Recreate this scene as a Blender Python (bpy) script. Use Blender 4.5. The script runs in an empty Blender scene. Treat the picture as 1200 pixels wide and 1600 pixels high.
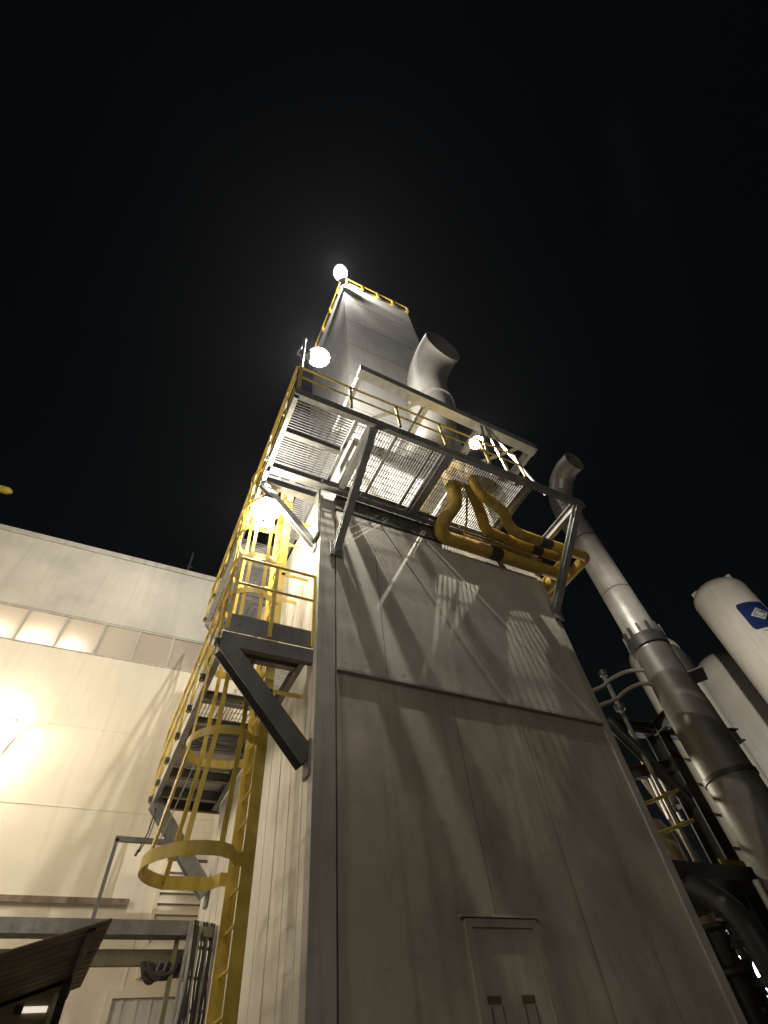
import bpy, math, random
from mathutils import Vector, Matrix
random.seed(7)
V = Vector
sc = bpy.context.scene
col = sc.collection
PI = math.pi

# ------------------------------------------------------------------ materials
def mat(name, color, rough=0.55, metal=0.0, var=0.25, scale=3.0, streak=0.0, dirt=(0.05, 0.045, 0.035),
        rust=0.0, bump=0.0, bscale=40.0, corr=None, spec=0.5):
    m = bpy.data.materials.new(name); m.use_nodes = True
    nt = m.node_tree; N = nt.nodes; L = nt.links
    b = N['Principled BSDF']
    b.inputs['Roughness'].default_value = rough
    b.inputs['Metallic'].default_value = metal
    b.inputs['Specular IOR Level'].default_value = spec
    tc = N.new('ShaderNodeTexCoord')
    n1 = N.new('ShaderNodeTexNoise'); n1.inputs['Scale'].default_value = scale
    n1.inputs['Detail'].default_value = 6; n1.inputs['Roughness'].default_value = 0.6
    L.new(tc.outputs['Object'], n1.inputs['Vector'])
    r1 = N.new('ShaderNodeMapRange'); r1.inputs['From Min'].default_value = 0.3; r1.inputs['From Max'].default_value = 0.7
    r1.inputs['To Min'].default_value = 1 - var; r1.inputs['To Max'].default_value = 1 + var * 0.5
    L.new(n1.outputs['Fac'], r1.inputs['Value'])
    mul = N.new('ShaderNodeMix'); mul.data_type = 'RGBA'; mul.blend_type = 'MULTIPLY'
    mul.inputs['Factor'].default_value = 1
    mul.inputs['A'].default_value = (*color, 1)
    L.new(r1.outputs['Result'], mul.inputs['B'])
    out = mul.outputs['Result']
    if streak > 0:
        mp = N.new('ShaderNodeMapping'); mp.inputs['Scale'].default_value = (5.5, 5.5, 0.28)
        L.new(tc.outputs['Object'], mp.inputs['Vector'])
        n2 = N.new('ShaderNodeTexNoise'); n2.inputs['Scale'].default_value = 1.6; n2.inputs['Detail'].default_value = 5
        L.new(mp.outputs['Vector'], n2.inputs['Vector'])
        r2 = N.new('ShaderNodeMapRange'); r2.inputs['From Min'].default_value = 0.5; r2.inputs['From Max'].default_value = 0.78
        r2.inputs['To Min'].default_value = 0; r2.inputs['To Max'].default_value = streak
        L.new(n2.outputs['Fac'], r2.inputs['Value'])
        mx = N.new('ShaderNodeMix'); mx.data_type = 'RGBA'
        L.new(r2.outputs['Result'], mx.inputs['Factor']); L.new(out, mx.inputs['A'])
        mx.inputs['B'].default_value = (*dirt, 1); out = mx.outputs['Result']
    if rust > 0:
        n3 = N.new('ShaderNodeTexNoise'); n3.inputs['Scale'].default_value = 7; n3.inputs['Detail'].default_value = 8
        L.new(tc.outputs['Object'], n3.inputs['Vector'])
        r3 = N.new('ShaderNodeMapRange'); r3.inputs['From Min'].default_value = 0.58; r3.inputs['From Max'].default_value = 0.72
        r3.inputs['To Min'].default_value = 0; r3.inputs['To Max'].default_value = rust
        L.new(n3.outputs['Fac'], r3.inputs['Value'])
        mx = N.new('ShaderNodeMix'); mx.data_type = 'RGBA'
        L.new(r3.outputs['Result'], mx.inputs['Factor']); L.new(out, mx.inputs['A'])
        mx.inputs['B'].default_value = (0.09, 0.045, 0.02, 1); out = mx.outputs['Result']
    L.new(out, b.inputs['Base Color'])
    hgt = None
    if bump > 0:
        n4 = N.new('ShaderNodeTexNoise'); n4.inputs['Scale'].default_value = bscale; n4.inputs['Detail'].default_value = 3
        L.new(tc.outputs['Object'], n4.inputs['Vector'])
        bp = N.new('ShaderNodeBump'); bp.inputs['Strength'].default_value = bump; bp.inputs['Distance'].default_value = 0.05
        L.new(n4.outputs['Fac'], bp.inputs['Height']); L.new(bp.outputs['Normal'], b.inputs['Normal'])
        hgt = bp
    # roughness variation
    rr = N.new('ShaderNodeMapRange'); rr.inputs['To Min'].default_value = max(0.05, rough - 0.12); rr.inputs['To Max'].default_value = min(1, rough + 0.12)
    L.new(n1.outputs['Fac'], rr.inputs['Value']); L.new(rr.outputs['Result'], b.inputs['Roughness'])
    return m

def emit(name, color, strength):
    m = bpy.data.materials.new(name); m.use_nodes = True
    b = m.node_tree.nodes['Principled BSDF']
    b.inputs['Base Color'].default_value = (*color, 1)
    b.inputs['Emission Color'].default_value = (*color, 1)
    b.inputs['Emission Strength'].default_value = strength
    return m

M = {}
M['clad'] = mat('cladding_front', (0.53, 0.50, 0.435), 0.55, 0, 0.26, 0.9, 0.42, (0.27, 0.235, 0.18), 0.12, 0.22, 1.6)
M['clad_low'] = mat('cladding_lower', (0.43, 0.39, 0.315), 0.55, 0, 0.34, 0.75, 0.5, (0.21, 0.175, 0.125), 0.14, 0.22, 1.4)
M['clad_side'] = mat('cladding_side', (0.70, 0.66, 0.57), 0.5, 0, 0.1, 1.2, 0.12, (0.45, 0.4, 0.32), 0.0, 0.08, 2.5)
M['casing'] = mat('casing_sheet', (0.53, 0.515, 0.48), 0.55, 0, 0.24, 0.6, 0.35, (0.25, 0.25, 0.25), 0.0, 0.12, 1.3)
M['duct'] = mat('duct_sheet', (0.24, 0.225, 0.20), 0.5, 0, 0.28, 0.9, 0.45, (0.2, 0.19, 0.17), 0.0, 0.12, 1.3)
M['trim'] = mat('corner_trim', (0.42, 0.40, 0.345), 0.5, 0, 0.2, 2.0, 0.5, (0.12, 0.11, 0.09), 0.1, 0.2, 3)
M['joint'] = mat('soft_joint', (0.17, 0.15, 0.12), 0.7, 0, 0.3, 6)
M['seam'] = mat('dark_joint', (0.10, 0.085, 0.065), 0.8, 0, 0.3, 6)
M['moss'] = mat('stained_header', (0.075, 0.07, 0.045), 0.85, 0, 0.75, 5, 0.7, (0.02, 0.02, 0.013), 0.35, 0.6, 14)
M['galv'] = mat('galvanised_steel', (0.40, 0.40, 0.38), 0.45, 0.55, 0.28, 5, 0.35, (0.14, 0.13, 0.11), 0.12)
M['galvd'] = mat('weathered_steel', (0.24, 0.235, 0.22), 0.5, 0.35, 0.35, 4, 0.4, (0.07, 0.065, 0.055), 0.3)
M['grate'] = mat('grating_steel', (0.16, 0.155, 0.14), 0.6, 0.1, 0.25, 6)
M['yellow'] = mat('safety_yellow', (0.56, 0.40, 0.055), 0.5, 0, 0.22, 5, 0.4, (0.23, 0.15, 0.03), 0.35)
M['yellow_pipe'] = mat('gas_pipe_yellow', (0.52, 0.335, 0.04), 0.5, 0, 0.4, 3, 0.6, (0.17, 0.10, 0.025), 0.35)
M['band'] = mat('black_band_paint', (0.025, 0.024, 0.022), 0.5, 0, 0.3, 6)
M['paint_white'] = mat('tank_white', (0.72, 0.68, 0.60), 0.38, 0, 0.14, 0.9, 0.4, (0.42, 0.39, 0.33), 0.0, 0.1, 1.5)
M['stack'] = mat('stack_aluminium', (0.48, 0.46, 0.42), 0.38, 0.5, 0.25, 1.6, 0.45, (0.17, 0.155, 0.13), 0.0, 0.2, 3)
M['stackd'] = mat('stack_dark_jacket', (0.15, 0.14, 0.12), 0.5, 0.2, 0.35, 1.5, 0.5, (0.09, 0.08, 0.065), 0.15, 0.2, 3)
M['dark'] = mat('dark_steel', (0.045, 0.045, 0.042), 0.5, 0.25, 0.4, 4, 0.2, (0.02, 0.02, 0.018), 0.3)
M['dkp'] = mat('unlit_look_steel', (0.11, 0.10, 0.09), 0.55, 0.15, 0.35, 4, 0.2, (0.05, 0.045, 0.04), 0.3)  # dark tone stands for the unlit faces at the walkway's near end
M['pale'] = mat('pale_deck', (0.62, 0.60, 0.55), 0.5, 0.1, 0.15, 3, 0.2, (0.35,0.33,0.3))
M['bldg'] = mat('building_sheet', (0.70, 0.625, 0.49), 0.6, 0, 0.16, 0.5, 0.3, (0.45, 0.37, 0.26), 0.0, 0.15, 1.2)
M['parapet'] = mat('dimmed_sheet', (0.48, 0.45, 0.385), 0.6, 0, 0.25, 0.8, 0.35, (0.28, 0.26, 0.21), 0.0, 0.2, 1.6)  # greyer than the wall: the parapet's weaker light is put into the colour
M['brown'] = mat('rusty_sheet', (0.22, 0.165, 0.11), 0.7, 0.1, 0.45, 3, 0.5, (0.05, 0.035, 0.02), 0.5, 0.3, 12)
M['booth'] = mat('booth_panel', (0.30, 0.23, 0.14), 0.6, 0, 0.25, 2, 0.4, (0.13, 0.1, 0.06))
M['olive'] = mat('olive_beam', (0.22, 0.20, 0.13), 0.6, 0.1, 0.3, 4, 0.4, (0.1, 0.08, 0.05), 0.3)
M['door'] = mat('door_metal', (0.60, 0.58, 0.52), 0.5, 0, 0.15, 3, 0.4, (0.3, 0.27, 0.2))
M['cable'] = mat('cable_jacket', (0.04, 0.035, 0.03), 0.5, 0, 0.5, 14)
M['concrete'] = mat('yard_concrete', (0.24, 0.23, 0.205), 0.85, 0, 0.35, 0.6, 0, bump=0.4, bscale=18)
M['blue'] = mat('sign_blue', (0.012, 0.03, 0.13), 0.4, 0, 0.15, 5)
M['signwhite'] = mat('sign_white', (0.62, 0.62, 0.58), 0.5, 0, 0.15, 6)
M['signgrey'] = mat('sign_grey', (0.33, 0.34, 0.32), 0.5, 0, 0.3, 9)
M['hood'] = mat('lamp_housing', (0.16, 0.16, 0.155), 0.4, 0.4, 0.25, 8)
M['tan'] = mat('tan_vessel', (0.42, 0.33, 0.2), 0.5, 0, 0.25, 2, 0.5, (0.16, 0.12, 0.07))
M['bluedark'] = mat('blue_tarpaulin', (0.02, 0.05, 0.12), 0.7, 0, 0.4, 2)
M['lens'] = emit('lamp_lens', (1.0, 0.93, 0.80), 40)
M['lens_small'] = emit('lamp_lens_small', (1.0, 0.92, 0.78), 30)
M['lit'] = emit('lit_bay_panel', (0.86, 0.84, 1.0), 1.6)
M['slot'] = emit('booth_lamp', (1.0, 0.93, 0.75), 0.75)
# translucent pane of the window band
mp_ = bpy.data.materials.new('frosted_pane'); mp_.use_nodes = True
nt = mp_.node_tree; b = nt.nodes['Principled BSDF']
b.inputs['Base Color'].default_value = (0.66, 0.57, 0.46, 1); b.inputs['Roughness'].default_value = 0.25
tr = nt.nodes.new('ShaderNodeBsdfTranslucent'); tr.inputs['Color'].default_value = (0.82, 0.72, 0.58, 1)
ms = nt.nodes.new('ShaderNodeMixShader'); ms.inputs[0].default_value = 0.45
nt.links.new(b.outputs[0], ms.inputs[1]); nt.links.new(tr.outputs[0], ms.inputs[2])
nt.links.new(ms.outputs[0], nt.nodes['Material Output'].inputs['Surface'])
M['pane'] = mp_

# ------------------------------------------------------------------ mesh builder
class MB:
    def __init__(s): s.v = []; s.f = []
    def add(s, vs, fs):
        o = len(s.v); s.v += [V(p) for p in vs]; s.f += [tuple(i + o for i in f) for f in fs]; return s
    def box(s, a, b):
        x0, y0, z0 = a; x1, y1, z1 = b
        vs = [(x0,y0,z0),(x1,y0,z0),(x1,y1,z0),(x0,y1,z0),(x0,y0,z1),(x1,y0,z1),(x1,y1,z1),(x0,y1,z1)]
        return s.add(vs, [(0,3,2,1),(4,5,6,7),(0,1,5,4),(1,2,6,5),(2,3,7,6),(3,0,4,7)])
    def frame(s, p, q, up):
        d = (q - p).normalized(); u = V(up); sd = d.cross(u)
        if sd.length < 1e-4: sd = d.cross(V((0, 1, 0)))
        sd.normalize(); u = sd.cross(d).normalized(); return d, sd, u
    def prof(s, pts, p, q, up=(0, 0, 1)):
        p = V(p); q = V(q); d, sd, u = s.frame(p, q, up); n = len(pts)
        vs = [p + sd*a + u*b_ for a, b_ in pts] + [q + sd*a + u*b_ for a, b_ in pts]
        fs = [(i, (i+1) % n, n + (i+1) % n, n + i) for i in range(n)]
        return s.add(vs, fs + [tuple(range(n))[::-1], tuple(range(n, 2*n))])
    def bar(s, p, q, w, h, up=(0, 0, 1)):
        return s.prof([(-w/2,-h/2),(w/2,-h/2),(w/2,h/2),(-w/2,h/2)], p, q, up)
    def ibeam(s, p, q, w, h, t=0.012, up=(0, 0, 1)):
        a = w/2; b_ = h/2; k = t/2
        return s.prof([(-a,-b_),(a,-b_),(a,-b_+t),(k,-b_+t),(k,b_-t),(a,b_-t),(a,b_),(-a,b_),(-a,b_-t),(-k,b_-t),(-k,-b_+t),(-a,-b_+t)], p, q, up)
    def chan(s, p, q, w, h, t=0.012, up=(0, 0, 1), flip=1):
        f = flip
        return s.prof([(0,-h/2),(f*w,-h/2),(f*w,-h/2+t),(f*t,-h/2+t),(f*t,h/2-t),(f*w,h/2-t),(f*w,h/2),(0,h/2)], p, q, up)
    def angle(s, p, q, w, t=0.01, up=(0, 0, 1)):
        return s.prof([(0,0),(w,0),(w,t),(t,t),(t,w),(0,w)], p, q, up)
    def tube(s, path, r, n=12, cap=True):
        P = [V(p) for p in path]; m = len(P)
        R = r if isinstance(r, (list, tuple)) else [r]*m
        T = []
        for i in range(m):
            a = P[max(i-1, 0)]; c = P[min(i+1, m-1)]; T.append((c - a).normalized())
        ref = V((0, 0, 1)) if abs(T[0].z) < 0.9 else V((0, 1, 0))
        x = T[0].cross(ref).normalized(); vs = []; fs = []
        for i in range(m):
            x = (x - T[i]*x.dot(T[i])).normalized(); y = T[i].cross(x)
            for k in range(n):
                a = 2*PI*k/n; vs.append(P[i] + (x*math.cos(a) + y*math.sin(a))*R[i])
        for i in range(m-1):
            for k in range(n):
                fs.append((i*n+k, i*n+(k+1) % n, (i+1)*n+(k+1) % n, (i+1)*n+k))
        if cap: fs += [tuple(range(n))[::-1], tuple(range((m-1)*n, m*n))]
        return s.add(vs, fs)
    def lathe(s, c, prof, n=32, axis=(0, 0, 1)):
        """profile of (radius, height) swept round an axis through c"""
        ax = V(axis).normalized(); c = V(c)
        x = ax.cross(V((0, 1, 0)) if abs(ax.y) < 0.9 else V((1, 0, 0))).normalized(); y = ax.cross(x)
        vs = []; fs = []
        for r, h in prof:
            for k in range(n):
                a = 2*PI*k/n; vs.append(c + ax*h + (x*math.cos(a) + y*math.sin(a))*r)
        for i in range(len(prof)-1):
            for k in range(n): fs.append((i*n+k, i*n+(k+1) % n, (i+1)*n+(k+1) % n, (i+1)*n+k))
        return s.add(vs, fs)
    def strip(s, pts, w, t):
        """flat band: follows points, tall w in z, t thick"""
        P = [V(p) for p in pts]
        for a, b_ in zip(P[:-1], P[1:]): s.bar(a, b_, t, w)
        return s
    def build(s, name, m, parent=None, sharp=35, bevel=0.0):
        me = bpy.data.meshes.new(name)
        off = V((0, 0, 0))
        root = parent
        if parent is not None:
            while root.parent: root = root.parent
            off = root.location.copy()
        me.from_pydata([v - off for v in s.v], [], s.f)
        me.validate(); me.materials.append(m)
        import bmesh
        bm = bmesh.new(); bm.from_mesh(me); bmesh.ops.recalc_face_normals(bm, faces=bm.faces); bm.to_mesh(me); bm.free()
        me.shade_smooth(); me.set_sharp_from_angle(angle=math.radians(sharp))
        o = bpy.data.objects.new(name, me); col.objects.link(o)
        if parent: o.parent = parent
        if bevel:
            bv = o.modifiers.new('bevel', 'BEVEL'); bv.width = bevel; bv.segments = 2; bv.limit_method = 'ANGLE'
        return o

def smooth(pts, it=2):
    P = [V(p) for p in pts]
    for _ in range(it):
        Q = [P[0]]
        for a, b_ in zip(P[:-1], P[1:]): Q += [a*0.75 + b_*0.25, a*0.25 + b_*0.75]
        Q.append(P[-1]); P = Q
    return P

def tag(o, label=None, cat=None, group=None, kind=None):
    if label: o['label'] = label
    if cat: o['category'] = cat
    if group: o['group'] = group
    if kind: o['kind'] = kind
    return o
def thing(name, label, cat, loc, group=None):
    o = bpy.data.objects.new(name, None); o.location = loc; o.empty_display_size = 0.2; col.objects.link(o)
    return tag(o, label, cat, group)

def lamp(name, loc, power, color=(1, 0.92, 0.78), radius=0.025, spot=None, aim=None, blend=0.6):
    L = bpy.data.lights.new(name, 'SPOT' if spot else 'POINT')
    L.energy = power; L.color = color; L.shadow_soft_size = radius
    o = bpy.data.objects.new(name, L); o.location = loc; col.objects.link(o)
    if spot:
        L.spot_size = math.radians(spot); L.spot_blend = blend
        d = V(aim) - V(loc); o.rotation_euler = d.to_track_quat('-Z', 'Y').to_euler()
    return o

# ------------------------------------------------------------------ ground
g = MB(); g.add([(-250,-250,0),(250,-250,0),(250,250,0),(-250,250,0)], [(0,1,2,3)])
tag(g.build('ground', M['concrete']), kind='structure')

XL, XR, YF, YB = 1.70, 6.29, 4.74, 9.70
# ------------------------------------------------------------------ the tower
tw = thing('clad_tower', 'tall boxy tower clad in grey sheet metal, the biggest structure in the picture', 'tower', (4.0, 7.2, 0))
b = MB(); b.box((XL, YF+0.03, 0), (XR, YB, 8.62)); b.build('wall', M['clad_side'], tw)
# front cladding: lower sheet, upper sheet that laps over it
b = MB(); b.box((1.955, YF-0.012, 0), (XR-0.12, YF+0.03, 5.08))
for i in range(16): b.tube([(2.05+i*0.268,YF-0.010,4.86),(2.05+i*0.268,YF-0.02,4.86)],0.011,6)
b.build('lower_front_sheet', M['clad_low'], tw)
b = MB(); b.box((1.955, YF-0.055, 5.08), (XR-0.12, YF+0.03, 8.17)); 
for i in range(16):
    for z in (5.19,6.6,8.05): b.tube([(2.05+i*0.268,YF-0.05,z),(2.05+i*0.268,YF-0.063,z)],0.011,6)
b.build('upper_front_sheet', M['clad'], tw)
b = MB(); b.box((1.955, YF-0.070, 5.055), (XR-0.12, YF-0.055, 5.095)); b.build('lap_flashing', M['trim'], tw)
b = MB(); b.box((XL-0.012, YF-0.03, 0), (1.93, YF+0.03, 8.40)); b.box((XL-0.012, YF+0.03, 0), (XL, YF+0.12, 8.4))
b.build('corner_flashing', M['trim'], tw)
b = MB(); b.box((XR-0.115, YF-0.04, 0), (XR+0.012, YF+0.03, 8.4)); b.box((XR, YF+0.03, 0), (XR+0.012, YF+0.15, 8.4))
b.build('corner_flashing', M['trim'], tw)
b = MB(); b.box((1.93, YF-0.006, 0), (1.955, YF+0.03, 8.15)); b.build('panel_joint', M['seam'], tw)
for x, z0, z1, yy in ((2.62, 5.05, 7.5, YF-0.055), (3.55, 1.7, 4.9, YF-0.012), (4.62, 2.0, 4.9, YF-0.012), (5.45, 0, 2.6, YF-0.012)):
    b = MB(); b.box((x-0.004, yy-0.002, z0), (x+0.004, yy+0.004, z1)); b.build('panel_joint', M['joint'], tw)
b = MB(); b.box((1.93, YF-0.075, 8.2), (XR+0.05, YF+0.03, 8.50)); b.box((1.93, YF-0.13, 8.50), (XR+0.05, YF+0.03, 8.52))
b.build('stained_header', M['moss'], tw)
# door
b = MB()
b.box((3.17, YF-0.05, 0.5), (3.23, YF-0.0125, 2.74)); b.box((3.92, YF-0.05, 0.5), (3.98, YF-0.0125, 2.74)); b.box((3.23, YF-0.05, 2.68), (3.92, YF-0.0125, 2.74))
dr = b.build('door_frame', M['clad_low'], tw)
b = MB(); b.box((3.13, YF-0.065, 2.75), (4.02, YF-0.0125, 2.768)); b.build('drip_hood', M['trim'], dr)
b = MB(); b.box((3.232, YF-0.03, 0.5), (3.918, YF-0.0125, 2.678)); dl = b.build('door', M['clad_low'], tw)
for x in (3.27,3.62): MB().box((x, YF-0.05, 2.19), (x+0.13, YF-0.03, 2.23)).build('latch', M['seam'], dl)
for x in (3.30, 3.64):
    b = MB(); b.box((x-0.006, YF-0.034, 0.7), (x+0.006, YF-0.03, 2.17)); b.box((x+0.11, YF-0.034, 0.7), (x+0.118, YF-0.03, 2.17)); b.build('door_rib', M['seam'], dl)
# ribs of the left face
for i in range(11):
    y = 5.05 + i*0.42
    b = MB(); b.box((XL-0.006, y-0.01, 0), (XL, y+0.01, 8.6)); b.build('side_rib', M['clad_side'], tw)
# upper casing
CX0, CX1, CY0, CY1, CZ = 2.50, 5.86, 4.90, 8.6, 26.4
b = MB(); b.box((CX0, CY0, 8.63), (CX1, CY1, CZ))
up = b.build('upper_casing', M['casing'], tw)
for z in (13.0, 15.2, 17.8, 20.4, 23.2):
    b = MB(); b.box((CX0-0.004, CY0-0.004, z-0.012), (CX1+0.004, CY0, z+0.012)); b.box((CX0-0.004, CY0, z-0.012), (CX0, CY1, z+0.012)); b.build('panel_joint', M['joint'], up)
b = MB(); b.box((XL, YF+0.05, 8.62), (CX0, YB, 8.72)); b.box((CX1, YF+0.05, 8.62), (XR, YB, 8.72)); b.box((CX0, YF+0.05, 8.62), (CX1, CY0-0.002, 8.72)); b.build('shoulder_roof', M['clad_side'], tw)
b = MB()
rz = CZ+0.05
b.tube([(CX0-0.08, CY1, rz), (CX0-0.08, CY0-0.1, rz), (CX1+0.05, CY0-0.1, rz)], 0.04, 8)
for i in range(5):
    x = CX0 + 0.1 + i*(CX1-CX0-0.15)/4; b.tube([(x, CY0-0.1, rz), (x, CY0-0.1, rz-0.5)], 0.05, 8); b.bar((x, CY0-0.12, rz-0.5), (x, CY0, rz-0.5), 0.12, 0.12)
for i in range(4):
    y = CY0 + 0.5 + i*0.95; b.tube([(CX0-0.08, y, rz), (CX0-0.08, y, rz-0.5)], 0.05, 8); b.bar((CX0-0.1, y, rz-0.5), (CX0, y, rz-0.5), 0.12, 0.12)
b.build('roof_rail', M['yellow'], up)

# ------------------------------------------------------------------ platforms
def grating(x0, x1, y0, y1, z, along='y', pitch=0.045, t=0.009, h=0.032, cross=0.13):
    m = MB()
    if along == 'y':
        n = int((x1-x0)/pitch)
        for i in range(n+1):
            x = x0 + i*(x1-x0)/n; m.box((x-t/2, y0, z), (x+t/2, y1, z+h))
        n = max(1, int((y1-y0)/cross))
        for i in range(n+1):
            y = y0 + i*(y1-y0)/n; m.box((x0, y-0.004, z+h*0.55), (x1, y+0.004, z+h+0.001))
    else:
        n = int((y1-y0)/pitch)
        for i in range(n+1):
            y = y0 + i*(y1-y0)/n; m.box((x0, y-t/2, z), (x1, y+t/2, z+h))
        n = max(1, int((x1-x0)/cross))
        for i in range(n+1):
            x = x0 + i*(x1-x0)/n; m.box((x-0.004, y0, z+h*0.55), (x+0.004, y1, z+h+0.001))
    return m

up_ = thing('steel_platform', 'upper steel grating platform wrapped round the tower corner with yellow rails', 'platform', (3.5, 4.0, 8.6), 'steel platforms on the tower')
Z0, Z1 = 8.60, 8.79     # underside of beams, underside of the grating
def part(mb, name, m, p, **k): return mb.build(name, m, p, **k)
part(MB().chan((0.66,3.14,8.70),(6.42,3.14,8.70),0.075,0.20,0.014,flip=-1),'edge_beam',M['galvd'],up_)
part(MB().chan((0.66,3.16,8.70),(0.66,8.95,8.70),0.075,0.20,0.014,flip=1),'edge_beam',M['galv'],up_)
part(MB().ibeam((0.67,4.60,8.69),(6.35,4.60,8.69),0.12,0.18,0.014),'wall_beam',M['galvd'],up_)
part(MB().ibeam((0.67,4.92,8.69),(1.69,4.92,8.69),0.12,0.18,0.014),'wall_beam',M['galvd'],up_)
for x, w in ((1.72,0.05),(1.99,0.11),(2.45,0.045),(3.14,0.045),(3.42,0.14),(5.17,0.07),(6.30,0.11)):
    mb = MB().ibeam((x,3.16,8.70),(x,4.54,8.70),w,0.17,0.012) if w > 0.06 else MB().angle((x,3.16,8.74),(x,4.54,8.74),w,0.01)
    part(mb,'cross_beam',M['galvd'],up_)
part(MB().ibeam((0.68,3.88,8.71),(1.70,3.88,8.71),0.07,0.14,0.01),'cross_beam',M['galvd'],up_)
for y in (5.9, 6.9, 7.9, 8.9):
    part(MB().ibeam((0.68,y,8.70),(1.69,y,8.70),0.08,0.15,0.01),'cross_beam',M['galvd'],up_)
# grating bays
for (a,c,d,e,al) in ((0.74,1.70,3.22,3.84,'x'),(0.74,1.70,3.92,4.54,'x'),(1.75,1.94,3.22,3.66,'y'),(2.05,2.43,3.22,4.54,'y'),(2.50,3.12,3.22,4.54,'y'),(3.18,3.35,3.22,4.54,'y'),
                     (3.49,5.13,3.22,4.54,'y'),(0.74,1.69,4.66,4.86,'x')):
    part(grating(a,c,d,e,Z1,al),'grating',M['grate'],up_)
for y0,y1 in ((6.45,7.3),(7.35,8.2),(8.25,8.9)):
    part(grating(0.74,1.68,y0,y1,Z1,'x'),'grating',M['grate'],up_)
part(grating(0.74,1.68,4.98,5.12,Z1,'x'),'grating',M['grate'],up_)
part(grating(1.36,1.68,5.15,6.40,Z1,'x'),'grating',M['grate'],up_)
# knee brackets
def knee(p, q, w, h, name='brace', m='galv', up=(0,1,0)):
    return part(MB().chan(p, q, w, h, 0.012, up), name, M[m], up_)
part(MB().ibeam((2.0,3.22,8.58),(1.94,4.66,7.15),0.12,0.10,0.012),'brace',M['galv'],up_)
part(MB().ibeam((6.22,3.16,8.57),(6.26,4.69,7.22),0.13,0.11,0.012),'brace',M['galv'],up_)
part(MB().ibeam((0.70,4.92,8.58),(1.67,4.92,7.42),0.12,0.10,0.012,(0,1,0)),'brace',M['galv'],up_)
part(MB().ibeam((0.70,8.8,8.58),(1.67,8.8,7.42),0.12,0.10,0.012,(0,1,0)),'brace',M['galv'],up_)
for x in (1.94, 6.26):
    part(MB().box((x-0.10,4.645,7.02),(x+0.10,4.68,7.32)),'anchor_plate',M['galvd'],up_)
part(MB().box((1.62,4.66,7.45),(1.655,4.86,8.6)).box((1.66,4.84,7.30),(1.687,5.0,7.60)),'hanger_plate',M['galv'],up_)
# bolts under the wall beam
for x in (1.62,2.36,2.55,3.05,3.28,3.55,4.4,5.05):
    part(MB().tube([(x,4.50,8.56),(x,4.50,8.66)],0.014,6),'bolt',M['dark'],up_)
# railing
def railing(parent, pts, z0, zt, zm, posts, r=0.021, kick=None, base=True, m='yellow'):
    rl = MB().tube([(p[0],p[1],zt) for p in pts], r, 8).build('top_rail', M[m], parent)
    MB().tube([(p[0],p[1],zm) for p in pts], r*0.85, 8).build('mid_rail', M[m], parent)
    for (x,y,dx,dy) in posts:
        p = MB().bar((x,y,z0),(x,y,zt),0.045,0.03,(dx,dy,0)).build('post', M[m], parent)
        if base:
            MB().box((x-0.03,y-0.035,z0+0.02),(x+0.035,y+0.035,z0+0.09)).build('clip', M['dark'], p)
fp = [(x,3.115,0,1) for x in (0.70,1.58,2.46,3.35,4.26,5.06)]
railing(up_, [(0.66,3.115),(5.06,3.115)], 8.80, 9.58, 9.20, fp, base=False)
sp = [(0.63,y,1,0) for y in (3.6,4.5,5.4,6.3,7.2,8.1,8.9)]
railing(up_, [(0.63,3.115),(0.63,8.92)], 8.68, 9.58, 9.20, sp)
# toe plates
part(MB().box((0.645,3.2,8.81),(0.652,8.9,8.93)),'toe_plate',M['yellow'],up_)
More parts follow.
